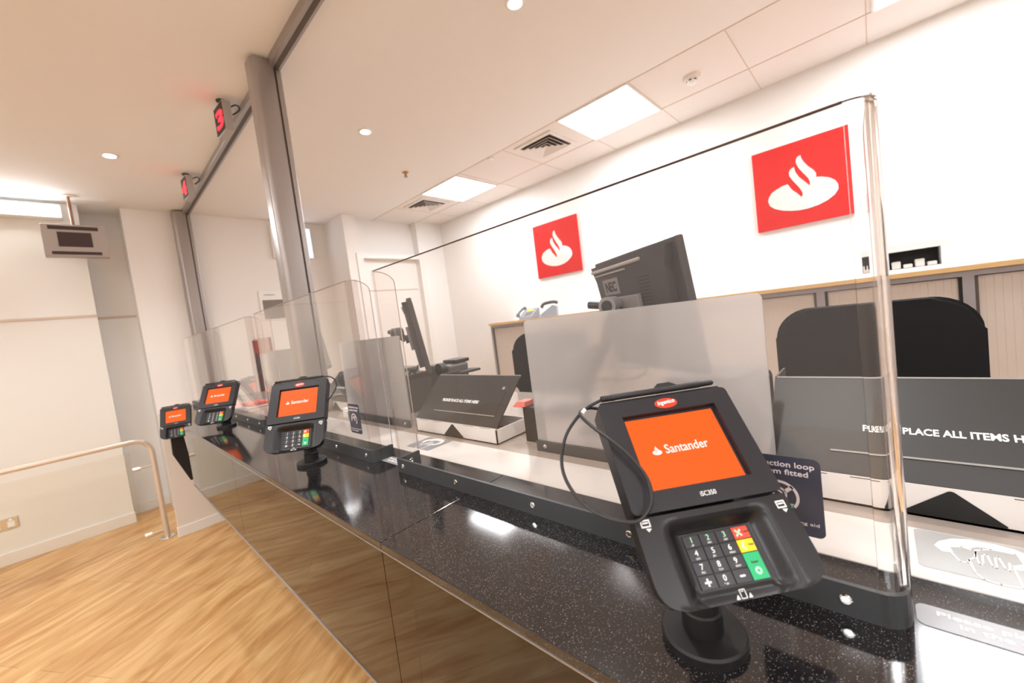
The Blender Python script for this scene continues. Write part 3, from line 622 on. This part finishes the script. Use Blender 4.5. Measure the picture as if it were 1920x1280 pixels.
# ---------------------------------------------------------------- frosted dividers
def divider(k, label):
    y0, y1 = .150+k*PT*1.0, .720+k*PT
    if k == 1: y0, y1 = 1.372, 1.915
    if k == 2: y0, y1 = 2.56, 3.06
    t = thing('frosted_divider', label, 'divider', (.83, y0, 1.05), group='frosted acrylic dividers'); L_ = y1-y0
    bm = bmesh.new(); prism(bm, rrect(0, .004, L_, .368, .012, 5), .006, frame((-.003, L_, 0), (0, -1, 0), (0, 0, 1)) @ Matrix.Translation((0, 0, -.006))); obj('pane', bm, M_frost, t)
    obj('mount_rail', box((-.012, 0, 0), (-.004, L_, .030), .001), M_steel, t)
    for yy in (L_-.03, .03):
        bm = bmesh.new(); lathe(bm, [(.0062, 0), (.0055, .0016), (.004, .0024), (.0012, .0016)], seg=16, mtx=frame((-.012, yy, .016), (0, -1, 0), (0, 0, 1))); obj('bolt', bm, M_chrome, t, True)
divider(0, 'large frosted divider directly behind the nearest card terminal')
divider(1, 'medium frosted divider seen through the corners of the first two screens')
divider(2, 'small frosted divider above the second terminal, left of the tall post')

# pen pot with salmon card, on a disc foot
t = thing('leaflet_holder', 'black holder with a salmon-pink card standing by the left edge of the large frosted divider', 'holder', (.885, .775, 1.05))
bm = bmesh.new(); lathe(bm, [(.034, 0), (.034, .003), (.030, .004)]); obj('foot', bm, M_grey, t, True)
bm = bmesh.new(); prism(bm, [(-.022, -.022), (.022, -.022), (.022, .022), (-.022, .022)], .105, Matrix.Translation((0, 0, .004))); obj('pot', bm, M_bmatte, t)
bm = bmesh.new(); prism(bm, [(-.026, 0), (.026, 0), (.026, .018), (-.004, .018)], .04, frame((.0, .02, .106), (0, -1, 0), (0, 0, 1)) @ Matrix.Translation((-.02, 0, -.02))); obj('card', bm, M_pink, t)

# ---------------------------------------------------------------- monitors on arms
def monitor(base, label):
    """base = foot of the arm on the worktop"""
    t = thing('computer_monitor', label, 'monitor', base, group='black monitors on desk arms')
    w, h = .41, .335; c = Vector((1.048+ (base[0]-1.02), base[1]-.075-.0, 0)) if False else None
    o = Vector((1.048-1.02, .495-.66, 1.569-1.05)); RM = Matrix.Translation(o) @ rot('Z', -123.1)
    # local: x along TL->TR, +y away from camera (towards teller), z up; lean
    RM = RM @ rot('X', 7.7)
    bm = bmesh.new(); bx(bm, (-w/2, -.004, -h), (w/2, .018, 0), .004); sh = obj('bezel', bm, M_monitor, t, mtx=RM)
    bm = bmesh.new(); prism(bm, [(-w/2+.012, -.012), (w/2-.012, -.012), (w/2-.03, -.06), (w/2-.05, -h+.03), (-w/2+.05, -h+.03), (-w/2+.03, -.06)], .022, frame((0, -.004, 0), (1, 0, 0), (0, 0, 1))); obj('rear_shell', bm, M_monitor, t, mtx=RM)
    bm = bmesh.new()
    for k in range(22): bx(bm, (.055, -.0268, -.075-k*.009), (.105, -.0255, -.072-k*.009))
    obj('vent_slots', bm, M_bmatte, t, mtx=RM)
    bm = bmesh.new(); bx(bm, (-w/2+.02, -.034, -.032), (w/2-.12, -.024, -.022), .003); bx(bm, (-w/2+.03, -.031, -.044), (w/2-.20, -.024, -.039), .002); obj('ridge', bm, M_silver, t, mtx=RM)
    obj('badge_plate', box((-.135, -.0275, -.106), (-.045, -.026, -.058), .0005), M_armgrey, t, mtx=RM)
    text('maker_lettering', 'NEC', .040, M_bmatte, t, RM @ frame((-.122, -.0278, -.096), (1, 0, 0), (0, 0, 1)), bold=.0012, width=.062)
    obj('screen_glass', box((-w/2+.018, .0178, -h+.02), (w/2-.018, .0192, -.018)), M_screenoff, t, mtx=RM)
    bm = bmesh.new(); bx(bm, (-.055, -.040, -.225), (.055, -.026, -.115), .003); obj('mount_plate', bm, M_armgrey, t, mtx=RM)
    hp = RM @ Vector((0, -.055, -.17)); el = Vector((.07, .10, .378)) if False else Vector((-.02, -.118, .378)); sh_ = Vector((-.02, -.05, .388))
    bm = bmesh.new(); tube(bm, [hp, el], .016, 12); tube(bm, [RM @ Vector((0, -.03, -.17)), hp], .02, 12); obj('tilt_head', bm, M_bplas, t, True)
    bm = bmesh.new(); tube(bm, [el+Vector((-.022, 0, 0)), el+Vector((.022, 0, 0))], .026, 18); obj('elbow_joint', bm, M_armgrey, t, True)
    bm = bmesh.new(); tube(bm, [el+Vector((-.024, 0, 0)), el+Vector((-.021, 0, 0))], .016, 18); obj('elbow_cap', bm, M_bmatte, t, True)
    bm = bmesh.new(); tube(bm, [el, sh_], .011, 12); tube(bm, [el, Vector((-.02, -.085, .265)), Vector((-.01, .01, .13)), Vector((0, 0, .01))], .015, 12); tube(bm, [Vector((-.02, -.085, .265)), Vector((-.02, .03, .25)), Vector((-.02, .10, .21))], .012, 10); obj('arm', bm, M_bplas, t, True)
    bm = bmesh.new(); lathe(bm, [(.045, 0), (.045, .012), (.02, .016)]); obj('desk_clamp', bm, M_bmatte, t, True)
    bm = bmesh.new(); pb = RM @ Vector((.02, -.03, -.30)); tube(bm, smooth_path([pb, pb+Vector((-.03, .03, -.05)), Vector((-.02, .08, .17)), Vector((-.01, .17, .11)), Vector((0, .22, .005))]), .003, 6); tube(bm, smooth_path([pb, pb+Vector((-.02, .02, -.02)), Vector((-.02, .12, .22)), Vector((-.03, .2, .2))]), .0025, 6); obj('cable', bm, M_bmatte, t, True)
    return t
M_screenoff = mat('screen_off', (20, 20, 24), .1)
mo = monitor((1.02, .66, 1.05), 'black monitor seen from behind above the large frosted divider')
dup(mo, (1.02, .66+PT, 1.05), 'black monitor seen edge-on left of the middle tray')
dup(mo, (1.02, .66+2*PT+.1, 1.05), 'small black monitor seen edge-on beyond the tall post, behind the third divider')

# ---------------------------------------------------------------- black boxes and printers on the worktop
t = thing('cash_recorder', 'tall dark grey box standing left of the middle tray', 'equipment box', (.985, 1.60, 1.05))
obj('casing', box((0, 0, 0), (.125, .17, .178), .004), M_trayblack, t)
bm = bmesh.new(); tube(bm, smooth_path([(.02, .02, .178), (.04, .04, .19), (.07, .06, .184), (.10, .10, .18)]), .006, 8); obj('cable', bm, M_bmatte, t, True)
t = thing('document_printer', 'grey document printer with a raised feeder behind the middle tray', 'printer', (1.235, 1.60, 1.05))
obj('casing', box((-.02, 0, 0), (.12, .20, .185), .012), M_hipgrey, t); obj('roller', (lambda b: (tube(b, [(-.055, .03, .17), (-.022, .03, .17)], .03, 16), b)[1])(bmesh.new()), M_bmatte, t, True)
obj('feeder', box((.03, .0, .185), (.13, .10, .205), .004), M_bplas, t); obj('paper_tray', box((-.02, -.08, .135), (.13, -.005, .147), .002), M_bmatte, t)
t = thing('keyboard', 'black keyboard lying behind the right end of the middle tray', 'keyboard', (1.20, .80, 1.05))
obj('base', box((-.07, -.13, 0), (.07, .15, .014), .003), M_bplas, t)
for r_ in range(4):
    bm = bmesh.new(); [bx(bm, (-.058+r_*.03, -.12+c_*.02, .014), (-.033+r_*.03, -.103+c_*.02, .019)) for c_ in range(13)]; obj('key_row', bm, M_keyblack, t)
t = thing('receipt_printer', 'dark printer box standing behind the large frosted divider', 'printer', (1.12, .36, 1.05))
obj('casing', box((-.08, -.14, 0), (.16, .10, .15), .015), M_trayblack, t); obj('lid', box((-.06, -.12, .15), (.14, .08, .165), .006), M_bplas, t)
obj('paper_slot', box((-.081, -.08, .10), (-.079, .05, .11)), M_silver, t)

# small clutter beyond the second divider
def papers(x, y, z, n, label, ang=0, s=(.21, .15)):
    t = thing('paper_stack', label, 'papers', (x, y, z), rad(ang))
    for k in range(n): obj('sheet_bundle', box((-s[0]/2, -s[1]/2, k*.012), (s[0]/2, s[1]/2, k*.012+.009), .001, rot('Z', random.uniform(-7, 7))), M_paper, t)
t = thing('grey_desk_unit', 'grey box with rolled papers on top, right of the tall silver post', 'equipment box', (1.16, 2.14, 1.05))
obj('casing', box((-.10, -.10, 0), (.18, .14, .17), .006), M_hipgrey, t); obj('drawer_front', box((-.103, -.08, .03), (-.099, .12, .07)), M_grey, t)
bm = bmesh.new(); [tube(bm, [(-.06+.03*k, -.09, .186), (-.06+.03*k, .13, .186)], .014, 10) for k in range(5)]; obj('paper_rolls', bm, M_paper, t, True)
papers(.88, 1.91, 1.05, 4, 'stack of white papers on the worktop right of the second terminal', 8, (.12, .11))
papers(.97, 2.74, 1.05, 3, 'stack of white papers left of the second terminal, behind the third screen', 5, (.18, .15))
t = thing('brochure_stand', 'narrow dark stand with a red top strip seen through the third screen', 'stand', (1.235, 4.90, 0))
obj('upright', box((-.025, -.02, .012), (.012, .02, 1.40)), mat('stand_plum', (74, 54, 62), .5), t); obj('red_strip', box((-.026, -.021, 1.40), (.013, .021, 1.545)), M_maroon, t); obj('foot', box((-.12, -.08, -.0), (.12, .08, .012)), M_grey, t)
t = thing('pale_red_notice', 'pale pink striped notice on the far wall right of the narrow dark stand', 'notice', (1.36, 5.125, 1.48))
obj('board', box((-.085, -.01, -.09), (.085, 0, .09)), mat('notice_pink', (214, 180, 172), .6), t); obj('edge_strip', box((.06, -.012, -.09), (.085, -.0, .09)), M_maroon, t)
t = thing('salmon_folder', 'salmon folder and papers on the worktop between the third and far terminals', 'papers', (.74, 3.22, 1.053))
obj('folder', box((-.05, -.10, 0), (.07, .10, .03), .008), M_pink, t); obj('sheet', box((-.07, -.14, 0), (.05, .02, .006)), M_paper, t)

# ---------------------------------------------------------------- chairs
def chair(x, y, rz, label):
    t = thing('office_chair', label, 'chair', (x, y, 0), rad(rz), 'black teller chairs'); zb, zt_ = .92, 1.335; hw = .245
    # backrest: curved rounded panel facing -x (towards the counter it is seen from the front edge)
    bm = bmesh.new(); o = rrect(-hw, 0, hw, zt_-zb, .10, 8); NXG, NZG = 14, 12
    prof = []
    A = [bm.verts.new((.05*((px/hw)**2)*-1, px, zb+pz)) for px, pz in o]; B = [bm.verts.new((.05*((px/hw)**2)*-1+.055, px*.97, zb+.006+pz*.97)) for px, pz in o]
    bm.faces.new(A); bm.faces.new(B[::-1])
    for k in range(len(o)): bm.faces.new((A[k], B[k], B[(k+1) % len(o)], A[(k+1) % len(o)]))
    bmesh.ops.bevel(bm, geom=[e for e in bm.edges if len(e.link_faces) == 2 and (len(e.link_faces[0].verts) > 4) != (len(e.link_faces[1].verts) > 4)], offset=.014, segments=3, affect='EDGES')
    obj('backrest', bm, M_fabric, t, True)
    bm = bmesh.new(); tube(bm, [(.05, 0, 1.0), (.075, 0, .86), (.03, 0, .70)], .02, 10); obj('back_support', bm, M_bplas, t, True)
    bm = bmesh.new(); prism(bm, rrect(-.46, -.23, .0, .23, .07, 6), .075, Matrix.Translation((0, 0, .70))); obj('seat', bm, M_fabric, t, True)
    bm = bmesh.new(); tube(bm, [(-.2, 0, .08), (-.2, 0, .70)], .026, 14); obj('gas_column', bm, M_bplas, t, True)
    for k in range(5):
        a = rad(72*k); e = Vector((-.2+.27*cos(a), .27*sin(a), .06)); bm = bmesh.new(); tube(bm, [(-.2, 0, .10), e], [.024, .016], 8); lg = obj('base_leg', bm, M_bplas, t, True)
        bm = bmesh.new(); tube(bm, [e+Vector((0, -.012, -.033)), e+Vector((0, .012, -.033))], .026, 14); obj('castor', bm, M_bmatte, lg, True)
    bm = bmesh.new(); lathe(bm, [(.21, .30), (.22, .31), (.21, .32)], (-.2, 0, 0), 28) if False else None; bm.free()
    return t
chair(1.72, .025, 0, 'large black chair back at the right, above the nearest tray')
chair(1.78, 1.36, 8, 'black chair back partly hidden by the left edge of the large frosted divider')

# ---------------------------------------------------------------- back cabinets
CF = 3.25; yl, yr = 3.37, -3.2; zc = 1.40
t = thing('cabinet_top', 'long pale wood-edged shelf top running along the back wall over the cabinets', 'shelf top', (CF, 0, zc))
obj('board', box((0, yr, -.024), (WX-CF, yl, -.0005)), M_whitegl, t); obj('oak_edging', box((-.006, yr, -.027), (0, yl+.004, 0), .001), M_oak, t)
CL = ['grey-framed cabinet with pale shutter at the left end of the back row', 'grey-framed cabinet hidden mostly behind the large frosted divider', 'grey-framed cabinet right of the frosted divider, behind the large chair back', 'grey-framed cabinet at the right edge, behind the large chair', 'grey-framed cabinet beyond the right edge of the photo']
edges = [3.36, 1.80, .262, -.372, -1.7, -3.2]
for k in range(5):
    a, b = edges[k+1], edges[k]; W_ = b-a
    t = thing('tambour_cabinet', CL[k], 'cabinet', (CF+.01, a, 0), group='grey shutter cabinets along the back wall')
    bm = bmesh.new(); H = zc-.028
    for p, q in (((0, 0, 0), (.42, .022, H)), ((0, W_-.022, 0), (.42, W_, H)), ((0, .022, H-.03), (.42, W_-.022, H)), ((0, .022, 0), (.42, W_-.022, .06)), ((.40, .022, .06), (.42, W_-.022, H-.03))): bx(bm, p, q)
    obj('body', bm, M_cabgrey, t)
    bm = bmesh.new(); n = int((W_-.06)/.03)
    for j in range(n): bx(bm, (.022, .03+j*(W_-.06)/n, .06), (.03, .03+(j+.988)*(W_-.06)/n, H-.035))
    bx(bm, (.03, .03, .06), (.034, W_-.03, H-.035)); obj('shutter', bm, M_silver2 if False else mat('shutter_stone', (206, 196, 188), .5), t)
    bm = bmesh.new(); bx(bm, (.010, .024, .06), (.020, .036, H-.03)); bx(bm, (.010, W_-.036, .06), (.020, W_-.024, H-.03)); obj('shutter_channel', bm, M_alu_dark if k != 2 else M_bmatte, t)
    obj('handle', box((.004, W_/2-.04, .85), (.02, W_/2+.04, .87), .002), M_cabgrey, t)

# wall signs
for y0, lab in ((.050, 'red square wall sign with white flame emblem, right, seen through the nearest screen corner'), (2.287, 'smaller-looking red square wall sign with white flame emblem, left of the black monitor')):
    t = thing('wall_sign', lab, 'sign', (WX-.001, y0+.3, 2.149), group='red flame wall signs')
    obj('board', box((-.022, -.3, -.3), (0, .3, .3), .001), M_red, t)
    flame('flame_emblem', .6, M_whitegl, t, frame((-.0222, 0, 0), (0, -1, 0), (0, 0, 1)), .003)

# desk phones
def phone(x, y, rz, label, part=0):
    t = thing('desk_phone', label, 'telephone', (x, y, zc), rad(rz), 'silver desk phones')
    bm = bmesh.new(); m_ = frame((0, .1, 0), (1, 0, 0), (0, 0, 1)); prism(bm, [(-.09, 0), (.09, 0), (.09, .105), (.075, .115), (-.085, .03)], .17, m_ @ Matrix.Translation((0, 0, 0))); obj('body', bm, M_phone, t)
    u = Vector((.16, 0, .085)).normalized(); FM = frame((-.085, -.0, .031), (0, -1, 0), u)
    obj('display', (lambda b: (bx(b, (-.055, .105, 0), (.03, .155, .003), 0, FM), b)[1])(bmesh.new()), M_lcd, t)
    bm = bmesh.new(); [bx(bm, (-.045+.024*i, .02+.02*j, 0), (-.028+.024*i, .034+.02*j, .004), 0, FM) for i in range(4) for j in range(4)]; obj('button_pad', bm, M_grey, t)
    bm = bmesh.new(); tube(bm, smooth_path([(-.088, .115, .04), (-.06, .115, .075), (0, .115, .105), (.06, .115, .128), (.088, .115, .118)]), [.02]*5+[.012]*15+[.02]*5, 12); obj('handset', bm, mat('handset_slate', (96, 98, 112), .35), t, True)
phone(3.40, 2.84, 8, 'silver desk phone with green display on the back shelf, left one of the pair')
t = thing('desk_phone', 'silver-grey phone with dark handset on the back shelf, right one of the pair', 'telephone', (3.40, 2.575, zc), rad(-60), 'silver desk phones')
bm = bmesh.new(); prism(bm, [(-.09, 0), (.09, 0), (.09, .10), (.05, .115), (-.085, .03)], .16, frame((0, .08, 0), (1, 0, 0), (0, 0, 1))); obj('body', bm, M_phone, t)
bm = bmesh.new(); tube(bm, smooth_path([(-.08, .02, .10), (-.05, .02, .14), (.05, .02, .15), (.10, .02, .135)]), .017, 12); obj('handset', bm, mat('handset_dark', (74, 70, 72), .4), t, True)
# white printer and loose papers on the shelf
t = thing('shelf_printer', 'white office printer with dark paper slot on the back shelf at the right', 'printer', (3.47, -.172, zc))
bm = bmesh.new()
for a, b in (((-.13, -.15, 0), (.16, .15, .025)), ((-.13, -.15, .025), (.16, -.115, .13)), ((-.13, .105, .025), (.16, .15, .13)), ((-.13, -.15, .13), (.16, .15, .17)), ((.02, -.115, .025), (.16, .105, .13))): bx(bm, a, b)
bx(bm, (-.10, -.12, .17), (.14, .12, .20), .01); bx(bm, (-.06, -.05, .20), (.10, .06, .235), .012); obj('casing', bm, M_white, t)
obj('slot_back', box((.012, -.115, .03), (.018, .105, .13)), M_bmatte, t)
bm = bmesh.new(); [bx(bm, (-.10, -.10+.05*k, .026), (0, -.06+.05*k, .05+.022*(k % 2)), .006) for k in range(4)]; obj('toner_tray', bm, M_skirt, t)
papers(3.45, -.56, zc, 2, 'loose white papers on the back shelf at the right edge of the photo', 10, (.2, .22))

# ---------------------------------------------------------------- queue displays under the ceiling
def led(y, label, txt):
    t = thing('queue_display', label, 'LED display', (.722, y, CE), group='red LED number displays hung from the ceiling')
    bm = bmesh.new(); bx(bm, (-.022, -.078, -.200), (.022, .078, -.030), .003); cs = obj('casing', bm, M_silver, t, mtx=Matrix.Translation((0, 0, 0)) @ rot('Z', 4))
    m_ = rot('Z', 4)
    bm = bmesh.new(); bx(bm, (-.0235, -.072, -.192), (-.0218, .072, -.038)); obj('led_window', bm, M_bmatte, cs)
    text('led_digits', txt, .135, M_screenpink, cs, frame((-.0240, .058, -.165), (0, -1, 0), (0, 0, 1)), bold=.004, width=.116, ext=.001)
    bm = bmesh.new(); tube(bm, [(0, 0, -.045), (0, 0, 0)], .010, 10); lathe(bm, [(.025, -.006), (.025, 0)]); obj('hanger', bm, M_alu_dark, t, True)
    bm = bmesh.new(); tube(bm, smooth_path([(.02, -.02, -.05), (.06, -.05, -.03), (.075, -.055, -.055), (.04, -.03, -.085)]), .004, 6); obj('cable', bm, M_bmatte, t, True)
led(2.76, 'red LED number display nearer the camera, left of the tall silver post', '3')
led(4.02, 'smaller red LED number display at the far end of the ceiling rail', '4')

# hanging grey sign box on the left
t = thing('hanging_display', 'grey box with dark square screen hanging from a pole at the left edge', 'hanging display', (.06, 4.90, CE))
bm = bmesh.new(); tube(bm, [(0, 0, 0), (0, 0, -.25)], .011, 12); obj('pole', bm, mat('pole_brown', (160, 122, 104), .4, .4), t, True)
bm = bmesh.new(); lathe(bm, [(.05, -.008), (.05, 0)]); obj('ceiling_plate', bm, M_skirt, t)
obj('casing', box((-.185, -.04, -.515), (.185, .04, -.25), .004), M_silver, t)
M_dark = mat('display_dark', (62, 44, 44), .4)
obj('screen', box((-.10, -.043, -.435), (.095, -.039, -.315)), M_dark, t); obj('grille', box((-.145, -.043, -.295), (.14, -.039, -.265)), M_dark, t); obj('grille', box((-.145, -.043, -.50), (.14, -.039, -.475)), M_dark, t)

# lightbox and framed poster on far wall
t = thing('wall_lightbox', 'blue-white glowing light box on the far wall, half behind the tall silver post', 'light box', (1.84, 5.13, 2.665))
obj('frame', box((-.23, -.05, -.19), (.22, 0, .19), .004), M_white, t); obj('glow_face', box((-.215, -.053, -.175), (.205, -.049, .175)), M_bluew, t)
t = thing('wall_notice', 'white framed notice with a dark grey rectangle on the far wall', 'notice', (1.535, 5.13, 1.93))
obj('board', box((-.14, -.018, -.17), (.14, 0, .17)), M_paper, t); obj('grey_picture', box((-.115, -.0205, -.155), (.11, -.0175, .065)), mat('notice_grey', (128, 120, 114), .5), t)
obj('text_line', box((-.09, -.0205, .12), (.02, -.0175, .128)), M_grey, t)

# handrail
t = thing('handrail', 'brushed steel handrail with bent post on the left, standing on the wood floor', 'handrail', (.254, 4.374, 0))
bm = bmesh.new(); pts = [(0, 0, .01), (0, 0, .70)]+[(-.11+.11*cos(rad(a)), 0, .73+.11*sin(rad(a))) for a in range(0, 91, 10)]+[(-.7, 0, .838), (-2.6, 0, .838)]
tube(bm, pts, .019, 16); obj('tube', bm, M_brass, t, True)
bm = bmesh.new(); lathe(bm, [(.05, 0), (.05, .008), (.045, .012), (.022, .014)]); obj('floor_flange', bm, M_chrome, t, True)
bm = bmesh.new(); tube(bm, [(-2.6, 0, .838), (-2.6, 0, .01)], .019, 14); obj('end_post', bm, M_brass, t, True)
obj('glass_pane', box((-2.56, -.004, .06), (-.13, .004, .76)), thin_clear('rail_glass', (252, 252, 250), 1.45), t)
for z in (.618, .075):
    bm = bmesh.new(); tube(bm, [(0, 0, z), (-.09, 0, z)], .007, 8); tube(bm, [(-.085, -.012, z), (-.13, -.012, z-.0)], .014, 10); tube(bm, [(-.085, .012, z), (-.13, .012, z)], .014, 10); obj('glass_clamp', bm, M_brass, t, True)
# socket
t = thing('wall_socket', 'double wall socket low on the left wall at the photo\'s left edge', 'socket', (-.615, 5.13, .325))
obj('plate', box((-.08, -.010, -.044), (.073, 0, .044), .003), M_chrome, t)
for x in (-.04, .035):
    obj('outlet', box((x-.018, -.0125, -.03), (x+.018, -.0095, .012)), M_white, t); obj('switch', box((x-.008, -.014, .016), (x+.008, -.0095, .034)), M_white, t)
